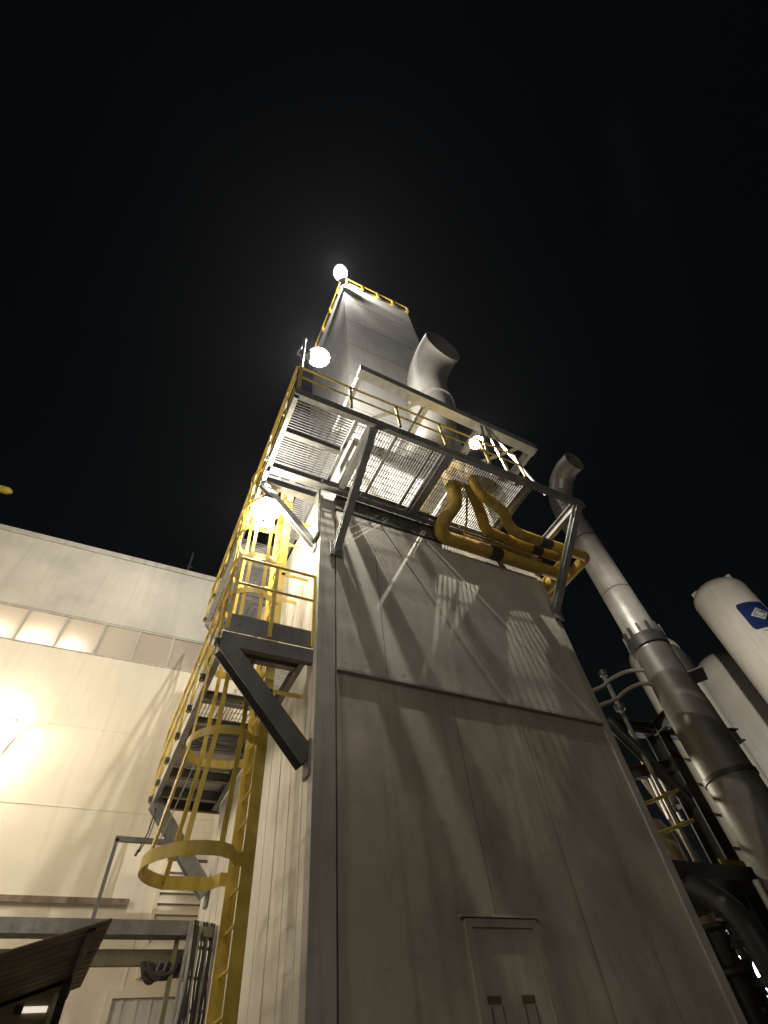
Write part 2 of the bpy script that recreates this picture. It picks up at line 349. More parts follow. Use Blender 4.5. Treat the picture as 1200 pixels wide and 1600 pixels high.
# floodlights ---------------------------------------------------------
def glass(name, strength):
    m = bpy.data.materials.new(name); m.use_nodes = True
    nt = m.node_tree
    e = nt.nodes.new('ShaderNodeEmission'); e.inputs['Color'].default_value = (1,0.94,0.83,1); e.inputs['Strength'].default_value = strength
    tr = nt.nodes.new('ShaderNodeBsdfTransparent'); mx = nt.nodes.new('ShaderNodeMixShader'); mx.inputs[0].default_value = 0.4
    nt.links.new(tr.outputs[0], mx.inputs[1]); nt.links.new(e.outputs[0], mx.inputs[2])
    nt.links.new(mx.outputs[0], nt.nodes['Material Output'].inputs['Surface'])
    return m
M['glass'] = glass('lamp_glass', 9)
WARM = (1.0, 0.86, 0.66)
def glass_lamp(loc, r, label, arm, power, color, size, down=(0,0,-1), shade=None):
    """bulkhead lamp: cap, glass globe, wire guard and bracket arm"""
    t = thing('floodlight', label, 'lamp', loc, 'lamps on the tower')
    loc = V(loc); d = V(down).normalized(); k = r/0.15
    MB().lathe(loc,[(r*0.62,-r*0.75),(r*0.85,-r*0.3),(r,r*0.2),(r*0.97,r*0.6),(r*0.72,r*1.1),(r*0.35,r*1.4),(0.0,r*1.48)],24,d).build('globe',M['glass'],t,sharp=60)
    MB().lathe(loc,[(0.0,-r*1.6),(r*0.4,-r*1.55),(r*0.45,-r*1.0),(r*0.72,-r*0.92),(r*0.72,-r*0.72),(0.0,-r*0.72)],24,d).build('cap',M['hood'],t)
    x_ = d.cross(V((0,1,0))) if abs(d.y) < 0.9 else d.cross(V((1,0,0)))
    x_.normalize(); y_ = d.cross(x_); gm = MB()
    for q in range(6):
        a_ = PI*q/3; u_ = x_*math.cos(a_)+y_*math.sin(a_)
        gm.tube([loc+d*h_*r+u_*w_*r for w_,h_ in ((0.72,-0.8),(1.02,-0.3),(1.12,0.2),(1.08,0.7),(0.82,1.22),(0.4,1.55),(0.0,1.62))],0.055*r,6)
    for w_,h_ in ((1.10,0.0),(0.95,1.0)):
        gm.tube([loc+d*h_*r+(x_*math.cos(2*PI*q/24)+y_*math.sin(2*PI*q/24))*w_*r for q in range(25)],0.05*r,6,False)
    gm.build('wire_guard',M['hood'],t,sharp=60)
    if shade: MB().lathe(loc,[(r*0.5,-r*1.3),(shade*0.75,-r*0.95),(shade,0.0),(shade*0.98,0.0),(shade*0.73,-r*0.9),(r*0.5,-r*1.2)],28,d).build('shade',M['hood'],t)
    a = loc - d*r*1.55
    MB().tube(smooth([a, a - d*r*0.8, (a - d*r*0.8)*0.5 + V(arm)*0.5, arm],2),0.02,8).build('bracket',M['galvd'],t)
    lamp(name_of(label), loc + d*r*0.3, power, color, size)
def name_of(l): return 'lamp_glow'
glass_lamp((1.05,3.50,11.40),0.17,'glaring lamp on a pole above the front corner of the upper platform',(0.72,3.2,11.1),2800,(1,0.95,0.87),0.05,(1,-0.25,0.1))
part(MB().tube([(0.70,3.16,8.8),(0.70,3.16,11.12),(0.72,3.2,11.16)],0.03,10),'lamp_pole',M['galv'],up_)
glass_lamp((0.84,5.0,8.05),0.19,'bright lamp hung under the upper platform above the caged ladder',(0.80,4.95,8.6),1000,(1,0.91,0.74),0.19)
glass_lamp((4.66,3.50,10.39),0.07,'small lamp hung from the steel frame behind the front platform rail',(4.93,3.6,11.05),1000,(1,0.92,0.78),0.016,(0,0,-1),0.16)
glass_lamp((2.20,4.50,25.15),0.26,'small glaring lamp at the very top corner of the tower roof',(2.50,4.88,25.6),2400,(1,0.94,0.86),0.06,(-0.5,-0.6,0.4))

# ------------------------------------------------------------------ lower platform
lp = thing('steel_platform', 'lower steel walkway along the left face of the tower, held by wide dark brackets', 'platform', (1.1, 7.0, 5.2), 'steel platforms on the tower')
part(MB().chan((0.58,4.84,5.28),(0.58,9.38,5.28),0.075,0.20,0.014,flip=1),'edge_beam',M['galv'],lp)
part(MB().chan((0.57,4.83,5.28),(1.69,4.83,5.28),0.075,0.19,0.012,flip=-1),'end_beam',M['dkp'],lp)
part(MB().chan((0.57,9.38,5.28),(1.69,9.38,5.28),0.075,0.19,0.012,flip=1),'end_beam',M['dkp'],lp)
part(MB().box((0.60,4.86,5.42),(1.68,4.872,5.68)),'toe_board',M['dkp'],lp)
part(MB().box((0.66,4.88,5.395),(1.66,5.06,5.405)),'deck_plate',M['pale'],lp)
part(MB().chan((1.62,4.92,5.28),(1.62,9.30,5.28),0.07,0.16,0.012,flip=-1),'wall_beam',M['galvd'],lp)
for y in (5.08, 6.1, 6.75, 7.35, 8.3, 9.0):
    part(MB().ibeam((0.60,y,5.29),(1.60,y,5.29),0.09,0.14,0.01),'cross_beam',M['galvd'],lp)
part(grating(0.66,1.60,6.15,7.30,5.385,'y'),'grating',M['pale'],lp)
part(grating(1.38,1.60,5.12,6.05,5.385,'x'),'grating',M['pale'],lp)
for i in range(5):
    y = 6.88 + i*0.10; part(MB().box((0.62,y-0.018,5.25),(1.60,y+0.018,5.31)),'slat',M['dkp'],lp)
part(MB().box((0.66,7.40,5.37),(1.60,8.27,5.38)),'deck_plate',M['pale'],lp)
part(MB().box((0.66,8.33,5.37),(1.60,9.34,5.38)),'deck_plate',M['pale'],lp)
for y, mm in ((4.86,'dkp'),(9.15,'galv')):
    part(MB().ibeam((0.62,y,5.18),(1.66,y,4.02),0.20,0.17,0.014,(0,1,0)),'bracket',M[mm],lp)
    a = MB().box((1.66,y-0.09,3.86),(1.687,y+0.09,4.22)); part(a,'anchor_plate',M['galvd'],lp)
ep = [(x,4.83,0,1) for x in (0.61,1.12,1.68)]
railing(lp, [(0.61,4.83),(1.68,4.83)], 5.42, 6.63, 6.17, ep, r=0.022, base=False)
sp = [(0.55,y,1,0) for y in (4.95,5.7,6.45,7.2,7.95,8.7,9.33)]
railing(lp, [(0.555,4.83),(0.555,9.38)], 5.24, 6.45, 5.95, sp)
part(MB().box((0.566,4.95,5.40),(0.572,9.3,5.52)),'toe_plate',M['yellow'],lp)

# ------------------------------------------------------------------ caged ladder
cl = thing('caged_ladder', 'long yellow caged ladder rising past both platforms on the left of the tower', 'ladder', (1.27, 5.5, 0))
LX, LY0, LY1 = 1.27, 5.20, 5.74
LTOP = 9.75
for y in (LY0, LY1):
    part(MB().bar((LX,y,0.0),(LX,y,LTOP),0.012,0.115,(1,0,0)),'rail',M['yellow'],cl)
z = 0.3
while z < LTOP-0.1:
    part(MB().tube([(LX,LY0,z),(LX,LY1,z)],0.014,8),'rung',M['yellow'],cl); z += 0.28
for z in (1.2, 4.95, 6.9, 8.2):
    for y in (LY0, LY1):
        part(MB().bar((LX,y,z),(XL,y,z),0.012,0.05),'standoff',M['yellow'],cl)
def hoop(z, ext, half, h=0.09):
    yc = (LY0+LY1)/2; pts = []
    xs = LX-0.12
    pts.append((LX, LY0-0.008, z)); pts.append((xs, LY0-0.008, z))
    c = xs - (ext-0.12-half)
    pts.append((xs-0.07, yc-half*0.85, z))
    for k in range(19):
        a = -PI/2*0.9 - PI*0.9*k/18.0*1.0
        pts.append((c + half*math.cos(a) if True else 0, yc + half*math.sin(a), z))
    pts.append((xs-0.07, yc+half*0.85, z))
    pts.append((xs, LY1+0.008, z)); pts.append((LX, LY1+0.008, z))
    return pts
hoops = [(3.24,0.88,0.50),(4.34,0.74,0.42),(5.46,0.72,0.40),(6.35,0.70,0.38),(7.05,0.70,0.38),(7.75,0.70,0.38),(8.45,0.70,0.38),(9.4,0.70,0.38)]
straps = [[] for _ in range(5)]
for (z,ext,half) in hoops:
    pts = hoop(z,ext,half)
    mb = MB(); P = [V(p) for p in pts]; n = len(P); vs = []; fs = []
    for i,p in enumerate(P):
        t = (P[min(i+1,n-1)]-P[max(i-1,0)]).normalized(); nn = V((t.y,-t.x,0))*0.004; hh = V((0,0,0.045 if z > 3.5 else 0.055))
        vs += [p-nn-hh, p+nn-hh, p+nn+hh, p-nn+hh]
    for i in range(n-1):
        for k in range(4): fs.append((i*4+k, i*4+(k+1)%4, (i+1)*4+(k+1)%4, (i+1)*4+k))
    fs += [(0,1,2,3),((n-1)*4+3,(n-1)*4+2,(n-1)*4+1,(n-1)*4)]
    mb.add(vs,fs).build('hoop',M['yellow'],cl)
    for j,k in enumerate((3,7,12,17,21)):
        straps[j].append(P[k])
for s_ in straps:
    mb = MB()
    for a,c in zip(s_[:-1], s_[1:]):
        out = (a - V((LX-0.35,(LY0+LY1)/2,a.z))).normalized()
        mb.bar(a-out*0.008, c-out*0.008, 0.05, 0.008, tuple(out))
    part(mb,'strap',M['yellow'],cl)

# ------------------------------------------------------------------ duct frame on the platform
fr = thing('support_frame', 'grey open steel frame with diagonal braces standing on the upper platform under the duct', 'frame', (4.1, 3.8, 8.8))
FZ = 11.15
part(MB().chan((1.93,3.28,FZ+0.14),(6.33,3.28,FZ-0.16),0.20,0.26,0.014,flip=-1),'top_beam',M['galv'],fr)
part(MB().chan((1.96,3.28,FZ+0.14),(1.96,4.88,FZ+0.14),0.09,0.24,0.014,flip=1),'side_beam',M['galv'],fr)
part(MB().chan((6.30,3.28,FZ-0.16),(6.30,4.95,FZ-0.16),0.09,0.24,0.014,flip=-1),'side_beam',M['galv'],fr)
for x in (3.55,4.93):
    part(MB().ibeam((x,3.32,FZ),(x,4.88,FZ),0.12,0.16,0.012),'side_beam',M['galv'],fr)
for a,c in (((2.62,4.25),(3.5,3.4)),((5.0,4.75),(6.25,3.4)),):
    part(MB().angle((a[0],a[1],FZ),(c[0],c[1],FZ),0.09,0.012),'brace',M['galv'],fr)
for x in (4.97,):
    part(MB().angle((x,3.30,8.82 if x < 6 else 8.82),(x,3.30,FZ-0.1),0.07,0.01,(0,1,0)),'post',M['galv'],fr)
part(MB().angle((4.5,3.32,8.9),(4.88,3.32,FZ-0.15),0.07,0.01,(0,1,0)),'brace',M['galv'],fr)
part(MB().angle((5.75,3.32,8.9),(5.05,3.32,FZ-0.15),0.06,0.01,(0,1,0)),'brace',M['galv'],fr)
part(MB().angle((2.1,3.32,8.9),(1.98,4.7,FZ),0.06,0.01,(1,0,0)),'brace',M['galv'],fr)

# ------------------------------------------------------------------ exhaust duct and fan
du = thing('exhaust_duct', 'wide grey gooseneck duct with open mouth beside the upper casing', 'duct', (4.66, 4.05, 11.3))
def goose(pts, r, n=36, th=0.012, seg=None):
    mb = MB(); mb.tube(pts, r, n, cap=False)
    # inner skin so that the open mouth has thickness
    rr = [x-th for x in r]; mb.tube(pts, rr, n, cap=False)
    m = len(pts); o = m*n
    for k in range(n):
        a = (m-1)*n+k; c = (m-1)*n+(k+1)%n
        mb.f.append((a, c, o+c, o+a))
    return mb
c = V((4.66, 4.05, 0))
c = V((4.36, 4.10, 0))
path = [(c.x,4.97,11.75),(c.x,4.75,11.74),(c.x,4.52,11.80),(c.x,4.32,11.98),(c.x,4.17,12.3),(c.x,c.y,12.75),(c.x+0.03,c.y,13.7),(c.x+0.06,c.y-0.03,14.15),(c.x+0.10,c.y-0.11,14.58),(c.x+0.15,c.y-0.25,14.93),(c.x+0.20,c.y-0.43,15.18),(c.x+0.24,c.y-0.62,15.31),(c.x+0.27,c.y-0.80,15.35),(c.x+0.29,c.y-0.97,15.33)]
part(goose(path,[0.56,0.56,0.56,0.56,0.555,0.55,0.55,0.55,0.56,0.57,0.58,0.59,0.60,0.61]),'duct_shell',M['duct'],du,sharp=50)
part(MB().lathe((c.x,4.86,11.75),[(0.56,-0.04),(0.66,-0.04),(0.66,0.035),(0.56,0.035)],36,(0,1,0)),'flange',M['galvd'],du)
part(MB().lathe((c.x,c.y,12.85),[(0.55,-0.03),(0.60,-0.03),(0.60,0.03),(0.55,0.03)],32),'flange',M['galv'],du)
bu = thing('burner','rusty olive burner on the casing behind the front rail of the upper platform','burner',(5.05,4.9,10.6))
part(MB().lathe((5.05,4.9,10.75),[(0.0,-0.55),(0.16,-0.55),(0.2,-0.5),(0.2,-0.2),(0.3,-0.18),(0.3,-0.02),(0.0,0.0)],28,(0,1,0)),'body',M['olive'],bu)
part(MB().lathe((5.05,4.30,10.75),[(0.0,-0.08),(0.08,-0.08),(0.1,-0.02),(0.1,0.05),(0.0,0.05)],16,(0,1,0)),'igniter',M['brown'],bu)

# ------------------------------------------------------------------ yellow gas pipes
def gaspipe(pts, r, label, bands):
    t = thing('gas_pipe', label, 'pipe', pts[0], 'yellow gas pipes under the platform')
    P = smooth(pts, 3); MB().tube(P, r, 18).build('pipe', M['yellow_pipe'], t, sharp=60)
    for a,c in bands:
        MB().tube([a,c], r+0.004, 18).build('colour_band', M['band'], t, sharp=60)
    return t
t1 = gaspipe([(3.84,4.88,9.15),(3.84,3.98,9.15),(3.84,3.8,9.1),(3.84,3.78,8.95),(3.93,3.86,8.62),(4.02,4.02,8.50),(3.93,4.25,8.42),(3.86,4.42,8.22),(3.96,4.5,8.14),(4.3,4.5,8.13),(5.6,4.5,8.13),(6.42,4.5,8.13),(6.62,4.52,8.13),(6.62,4.75,8.12),(6.62,9.0,8.12)],0.125,
        'lowest yellow gas pipe with one black band, bending down against the stained header',[((4.95,4.5,8.13),(5.2,4.5,8.13))])
t2 = gaspipe([(4.05,4.88,9.40),(4.03,3.78,9.40),(4.02,3.56,9.3),(4.05,3.58,9.0),(4.62,4.05,8.55),(4.74,4.2,8.43),(4.95,4.3,8.42),(6.0,4.3,8.42),(6.60,4.3,8.42),(6.80,4.3,8.42),(6.80,4.5,8.42),(6.80,9.0,8.42)],0.105,
        'straight slanting yellow gas pipe between the two curved ones',[((5.9,4.3,8.42),(6.13,4.3,8.42))])
t3 = gaspipe([(4.29,4.88,9.25),(4.22,3.7,9.25),(4.13,3.52,9.15),(4.12,3.52,8.85),(4.35,3.68,8.60),(4.62,3.72,8.56),(4.95,3.80,8.52),(5.12,3.98,8.36),(5.35,4.02,8.30),(5.7,4.02,8.30),(6.7,4.0,8.28),(6.98,3.98,8.26),(6.98,4.25,8.26),(6.98,9.0,8.26)],0.10,
        'outermost yellow gas pipe with double bend that turns back past the tower corner',[((5.85,4.017,8.297),(6.1,4.012,8.292))])
td = tag(MB().tube([(4.25,3.9,8.75),(4.32,4.2,8.35),(4.38,4.42,8.30),(6.2,4.42,8.30)],0.022,8).build('conduit',M['yellow_pipe']),'thin brown conduit running along beside the lowest gas pipe','conduit')

# ------------------------------------------------------------------ exhaust stack on the right
st = thing('exhaust_stack', 'tall round metal exhaust stack with gooseneck top and dark lower jacket', 'stack', (9.98, 5.5, 0))
sx, sy = 9.98, 5.5
path = [(sx,sy,7.6),(sx,sy,10.0),(sx,sy,13.0),(sx,sy-0.02,13.35),(sx,sy-0.13,13.72),(sx,sy-0.13,13.74),(sx,sy-0.42,14.12),(sx,sy-0.44,14.13),(sx,sy-0.80,14.28),(sx,sy-1.15,14.22)]
part(goose(path,[0.36]*3+[0.365]*7),'pipe',M['stack'],st,sharp=60)
for z in (9.55,11.55,12.95): part(MB().lathe((sx,sy,z),[(0.358,-0.012),(0.372,-0.012),(0.372,0.012),(0.358,0.012)],32),'seam_ring',M['stackd'],st)
mb = MB(); mb.lathe((sx,sy,0),[(0.0,0),(0.45,0),(0.45,5.2),(0.44,6.4),(0.40,7.2),(0.385,7.8),(0.0,7.8)],40); part(mb,'jacket',M['stackd'],st,sharp=30)
mb = MB(); mb.lathe((sx,sy,8.05),[(0.37,-0.22),(0.42,-0.20),(0.43,0.0),(0.42,0.08),(0.37,0.10)],32)
for k in range(12):
    a = 2*PI*k/12; mb.bar((sx+0.37*math.cos(a),sy+0.37*math.sin(a),8.2),(sx+0.44*math.cos(a),sy+0.44*math.sin(a),8.2),0.05,0.30)
part(mb,'flange',M['dark'],st)
mb = MB(); mb.lathe((sx+0.30,sy-0.26,7.05),[(0.0,-0.02),(0.20,0.0),(0.22,0.05),(0.21,0.4),(0.17,0.65),(0.1,0.78),(0.0,0.82)],28); mb.bar((sx+0.1,sy-0.5,7.03),(sx+0.62,sy-0.2,7.03),0.4,0.03)
part(mb,'side_hood',M['dark'],st)
mb = MB(); mb.tube([(sx-0.40,sy+0.34,0),(sx-0.40,sy+0.34,3.6)],0.05,10); part(mb,'drain_pipe',M['stack'],st)
for z in (3.4, 5.05): part(MB().lathe((sx,sy,z),[(0.445,-0.04),(0.475,-0.04),(0.475,0.04),(0.445,0.04)],36),'clamp_ring',M['dark'],st)
# instrument tubes looping to the stack
for dz,yy,lab in ((0.0,6.9,'upper thin pipe looping from the dark pole into the stack'),(-0.42,6.7,'lower thin pipe looping from the dark pole into the stack')):
    P = smooth([(7.9,yy+0.9,7.35+dz),(9.2,yy-0.2,7.4+dz),(9.45,yy-0.5,7.6+dz),(9.55,yy-0.9,7.55+dz),(9.75,5.62,7.35+dz)],2)
    tag(MB().tube(P,0.045,8).build('sample_pipe',M['stackd']),lab,'pipe','thin pipes looping into the stack')

# ------------------------------------------------------------------ white tanks
def tank(x, y, r, zt, label, dome=0.72, base=0.9):
    t = thing('storage_tank', label, 'tank', (x,y,0), 'white storage tanks')
    prof = [(0.0,base-0.35),(r*0.5,base-0.3),(r*0.85,base-0.15),(r,base+0.1),(r,zt)]
    for k in range(1,11):
        a = PI/2*k/10; prof.append((max(r*math.cos(a)**0.9 if k < 10 else 0.0, 0.0), zt + dome*math.sin(a)))
    MB().lathe((x,y,0),prof,56).build('shell',M['paint_white'],t,sharp=50)
    for z in (zt-0.02, zt-3.6, zt-7.2): MB().lathe((x,y,z),[(r,-0.02),(r+0.006,-0.008),(r+0.006,0.008),(r,0.02)],56).build('weld_seam',M['paint_white'],t)
    mb = MB()
    for k in range(3):
        a = 0.6+2*PI*k/3; mb.bar((x+r*0.8*math.cos(a),y+r*0.8*math.sin(a),0),(x+r*0.8*math.cos(a),y+r*0.8*math.sin(a),base+0.3),0.22,0.22,(1,0,0))
    mb.build('leg',M['paint_white'],t)
    ac = math.atan2(-y,-x)
    for da in (-1.15, 1.2):
        a = ac + da; rr = r*0.72
        mb = MB(); px,py = x+rr*math.cos(a), y+rr*math.sin(a); zz = zt+dome*0.53
        mb.box((px-0.03,py-0.14,zz-0.1),(px+0.03,py+0.14,zz+0.26)); mb.tube([(px-0.05,py,zz+0.2),(px+0.05,py,zz+0.2)],0.06,10)
        mb.build('lifting_lug',M['paint_white'],t)
    return t
t = tank(20.8,7.45,1.07,14.45,'white storage tank with blue square sign, nearest and rightmost of the three tanks')
tank(25.7,11.5,1.32,14.1,'plain white storage tank half hidden behind the one with the blue sign',1.25)
tank(19.9,11.0,1.10,13.7,'white storage tank showing as a narrow strip behind the exhaust stack')
# sign wrapped on the tank
TX,TY,TR = 20.8,7.45,1.07
A0 = math.radians(241); SZ = 12.72
def onT(u,v,off): 
    a = A0 + u/TR; r = TR+off; return V((TX+r*math.cos(a),TY+r*math.sin(a),SZ+v))
def patch(poly_fn, u0, u1, off, name, m, parent, n=24):
    mb = MB(); vs = []; fs = []
    for i in range(n+1):
        u = u0+(u1-u0)*i/n; lo,hi = poly_fn(u); vs += [onT(u,lo,off),onT(u,hi,off),onT(u,lo,off-0.004),onT(u,hi,off-0.004)]
    for i in range(n):
        a = i*4; fs += [(a,a+4,a+5,a+1),(a+2,a+3,a+7,a+6),(a+1,a+5,a+7,a+3),(a,a+2,a+6,a+4)]
    fs += [(0,1,3,2),(n*4,n*4+2,n*4+3,n*4+1)]
    return mb.add(vs,fs).build(name,m,parent,sharp=60)
def rrect(w,h,r):
    def f(u):
        k = 0 if abs(u) < w-r else r-math.sqrt(max(0,r*r-(abs(u)-(w-r))**2)); return (-h+k,h-k)
    return f
sg = patch(rrect(0.60,0.64,0.14),-0.60,0.60,0.008,'sign_border',M['signwhite'],t)
patch(rrect(0.575,0.615,0.13),-0.575,0.575,0.014,'sign_panel',M['blue'],sg)
def quadf(pts):
    def f(u):
        ys = []
        for i in range(len(pts)):
            (x0,y0),(x1,y1) = pts[i],pts[(i+1)%len(pts)]
            if min(x0,x1)-1e-9 <= u <= max(x0,x1)+1e-9 and abs(x1-x0) > 1e-9: ys.append(y0+(y1-y0)*(u-x0)/(x1-x0))
        return (min(ys),max(ys)) if ys else (0,0)
    return f
def rh(k): return [(-0.34*k,0.0),(0.02*k,0.30*k),(0.36*k,0.05*k),(0.0,-0.28*k)]
patch(quadf(rh(1.0)),-0.339,0.359,0.020,'emblem_border',M['signwhite'],sg)
patch(quadf(rh(0.84)),-0.284,0.301,0.026,'emblem_field',M['signgrey'],sg)
patch(quadf([(-0.10,0.10),(-0.02,0.14),(0.02,-0.12),(-0.06,-0.10)]),-0.099,0.019,0.031,'emblem_mark',M['signwhite'],sg,8)
patch(quadf([(0.0,0.02),(0.10,0.06),(0.16,-0.08),(0.08,-0.06)]),0.001,0.159,0.031,'emblem_mark',M['signwhite'],sg,8)
patch(quadf([(0.10,0.14),(0.24,0.05),(0.18,0.0),(0.06,0.09)]),0.061,0.239,0.031,'emblem_mark',M['blue'],sg,8)
patch(lambda u:(-0.74,-0.70),-0.32,0.10,0.006,'caption_strip',M['signgrey'],t,10)

# ------------------------------------------------------------------ left building
bd = thing('factory_building', 'long beige sheet metal factory hall with a band of frosted windows', 'building', (-8, 10.6, 0))
WY = 10.6; BX0, BX1 = -30, 5.5
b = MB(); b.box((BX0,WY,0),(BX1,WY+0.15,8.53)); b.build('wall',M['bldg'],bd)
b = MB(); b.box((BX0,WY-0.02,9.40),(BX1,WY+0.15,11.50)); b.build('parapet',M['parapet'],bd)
b = MB(); b.box((BX0,WY-0.06,11.50),(BX1,WY+0.2,11.55)); b.box((BX0,WY-0.06,11.40),(BX1,WY-0.02,11.50)); b.build('coping',M['trim'],bd)
b = MB(); b.box((BX0,WY+0.15,8.30),(BX1,WY+6,8.40)); b.box((BX0,WY+0.15,9.55),(BX1,WY+6,9.65)); b.box((BX0,WY+6,0),(BX1,WY+6.15,11.5)); b.box((BX1-0.1,WY+0.15,0),(BX1,WY+6,8.3)); b.box((BX1-0.1,WY+0.15,8.4),(BX1,WY+6,9.55)); b.build('roof',M['parapet'],bd)
mull = [-30,-27,-24,-21,-18,-15,-12,-9.3,-7.8,-6.6,-5.9,-5.1,-4.37,-3.62,-2.86,-2.10,-1.34,-0.58,0.18,0.94,1.70,2.46,3.22,4.6,5.5]
for a,c in zip(mull[:-1],mull[1:]):
    f = MB(); f.box((a-0.018,WY-0.01,8.535),(a+0.018,WY+0.05,9.395)); f.box((a+0.018,WY-0.01,8.535),(c-0.018,WY+0.05,8.565)); f.box((a+0.018,WY-0.01,9.355),(c-0.018,WY+0.05,9.395))
    w = f.build('window',M['trim'],bd)
    MB().add([(a+0.018,WY+0.02,8.565),(c-0.018,WY+0.02,8.565),(c-0.018,WY+0.02,9.355),(a+0.018,WY+0.02,9.355)],[(0,1,2,3)]).build('pane',M['pane'],w)
for z in (5.55, 6.95):
    b = MB(); b.box((BX0,WY-0.006,z-0.006),(BX1,WY,z+0.006)); b.build('sheet_joint',M['bldg'],bd)
b = MB(); b.box((BX0,WY-0.07,4.24),(0.72,WY,4.285)); b.box((BX0,WY-0.075,4.20),(0.72,WY-0.07,4.285)); b.build('wall_ledge',M['brown'],bd)
for x in (-3.4,-1.9,-0.4,0.95):
    b = MB(); b.box((x-0.008,WY-0.01,0),(x+0.008,WY,4.2)); b.build('sheet_joint',M['bldg'],bd)
# louvre
lv = MB(); lv.box((1.10,WY-0.05,3.34),(1.16,WY,4.9)).box((1.86,WY-0.05,3.34),(1.92,WY,4.9))
lo = lv.build('louvre',M['bldg'],bd)
for i in range(10):
    z = 3.38+i*0.145
    MB().add([(1.16,WY-0.005,z+0.165),(1.86,WY-0.005,z+0.165),(1.86,WY-0.055,z),(1.16,WY-0.055,z),(1.16,WY-0.005,z+0.155),(1.86,WY-0.005,z+0.155),(1.86,WY-0.05,z-0.006),(1.16,WY-0.05,z-0.006)],
             [(0,1,2,3),(7,6,5,4),(3,2,6,7),(0,3,7,4),(1,5,6,2),(0,4,5,1)]).build('louvre_blade',M['bldg'],lo)
b = MB(); b.box((1.155,WY-0.004,3.34),(1.865,WY-0.001,4.9)); b.build('louvre_back',M['seam'],lo)
# door
b = MB(); b.box((0.74,WY-0.06,0),(0.84,WY,3.22)); b.box((1.86,WY-0.06,0),(1.96,WY,3.22)); b.box((0.84,WY-0.06,3.13),(1.86,WY,3.22)); fd = b.build('door_frame',M['bldg'],bd)
b = MB(); b.box((0.84,WY-0.015,0),(1.86,WY-0.001,3.13))
for i in range(5): 
    x = 0.95+i*0.2; b.box((x,WY-0.028,0),(x+0.05,WY-0.015,3.12))
b.build('door',M['door'],bd)
# antenna on the roof
an = thing('roof_antenna','thin dark mast on the factory roof edge','antenna',(-0.02,10.75,11.55))
part(MB().tube([(-0.02,10.75,11.55),(-0.02,10.75,12.45)],0.022,8),'mast',M['dark'],an)
part(MB().box((-0.1,10.68,11.555),(0.08,10.82,11.6)).tube([(-0.1,10.75,11.9),(0.08,10.75,11.9)],0.012,6),'base',M['dark'],an)
# lamps added behind the frosted panes to brighten their lower parts
for x,pw in ((-3.3,22),(-2.5,26),(-1.8,16)):
    lamp('pane_fill_lamp',(x,WY+0.22,8.58),pw,(1,0.92,0.80),0.05)
# wall lamp
wl = thing('wall_lamp','curved arm wall lamp glaring on the beige factory wall at the left edge','wall lamp',(-2.20,WY,6.75))
part(MB().box((-2.52,WY-0.42,6.52),(-2.22,WY-0.24,6.72)).box((-2.40,WY-0.30,6.60),(-2.34,WY,6.66)),'housing',M['bldg'],wl)
part(MB().tube(smooth([(-2.22,WY-0.3,6.70),(-2.06,WY-0.22,6.86),(-1.98,WY-0.10,6.82),(-2.0,WY-0.04,6.6),(-2.10,WY-0.03,6.0),(-2.2,WY-0.03,4.3)],2),0.014,8),'cable',M['bldg'],wl)
part(MB().box((-2.50,WY-0.40,6.724),(-2.24,WY-0.26,6.73)).box((-2.50,WY-0.40,6.51),(-2.24,WY-0.26,6.516)),'lens',M['lens_small'],wl)
lamp('wall_lamp_up',(-2.42,WY-0.34,6.80),75,WARM,0.06)
lamp('wall_lamp_down',(-2.42,WY-0.34,6.44),190,WARM,0.06)
# the yellow jib tip at the left edge
jb = thing('crane_jib','yellow boom tip poking into the sky above the factory roof','crane',(-6.5,12,11.6))
part(MB().tube([(-8.5,11.2,13.45),(-5.15,11.2,13.42),(-5.05,11.2,13.42)],[0.11,0.11,0.05],12),'boom',M['yellow'],jb)
part(MB().ibeam((-8.4,11.2,11.5),(-8.4,11.2,13.4),0.2,0.2),'post',M['yellow'],jb)

# ------------------------------------------------------------------ stuff at the lower left
# horizontal cable tray
ct = thing('cable_tray','dark perforated cable tray crossing the beige wall at the lower left','cable tray',(0.4,8.0,3.3))
part(MB().box((-4.0,7.90,3.28),(1.40,7.91,3.42)).box((-4.0,8.12,3.28),(1.40,8.13,3.42)),'side_rail',M['galvd'],ct)
mb = MB()
for i in range(90):
    x = -4.0 + i*0.06; mb.box((x,7.91,3.29),(x+0.035,8.12,3.296))
for y in (7.91,7.965,8.02,8.075): mb.box((-4.0,y,3.284),(1.4,y+0.022,3.29))
part(mb,'perforated_base',M['galvd'],ct)
mb = MB()
for i in range(5): mb.tube([(-4.0,7.94+i*0.035,3.32),(1.3,7.94+i*0.035,3.32),(1.5,7.96+i*0.03,3.30)],0.014,6)
part(mb,'cable',M['cable'],ct)
part(MB().box((1.40,7.92,3.27),(1.60,8.12,3.37)).bar((1.2,8.0,3.30),(1.2,8.0,2.2),0.05,0.05,(1,0,0)),'end_box',M['olive'],ct)
bm2 = thing('pipe_beam','olive painted beam just below the cable tray','beam',(0.9,8.05,3.1))
part(MB().chan((-2.0,8.05,3.11),(1.42,8.05,3.11),0.10,0.14,0.012,flip=-1),'beam',M['olive'],bm2)
part(MB().add([(1.15,8.03,3.04),(1.42,8.03,3.04),(1.42,8.03,2.84),(1.15,8.04,3.04),(1.42,8.04,3.04),(1.42,8.04,2.84)],[(0,1,2),(5,4,3),(0,3,4,1),(1,4,5,2),(2,5,3,0)]),'gusset',M['olive'],bm2)
hb = MB()
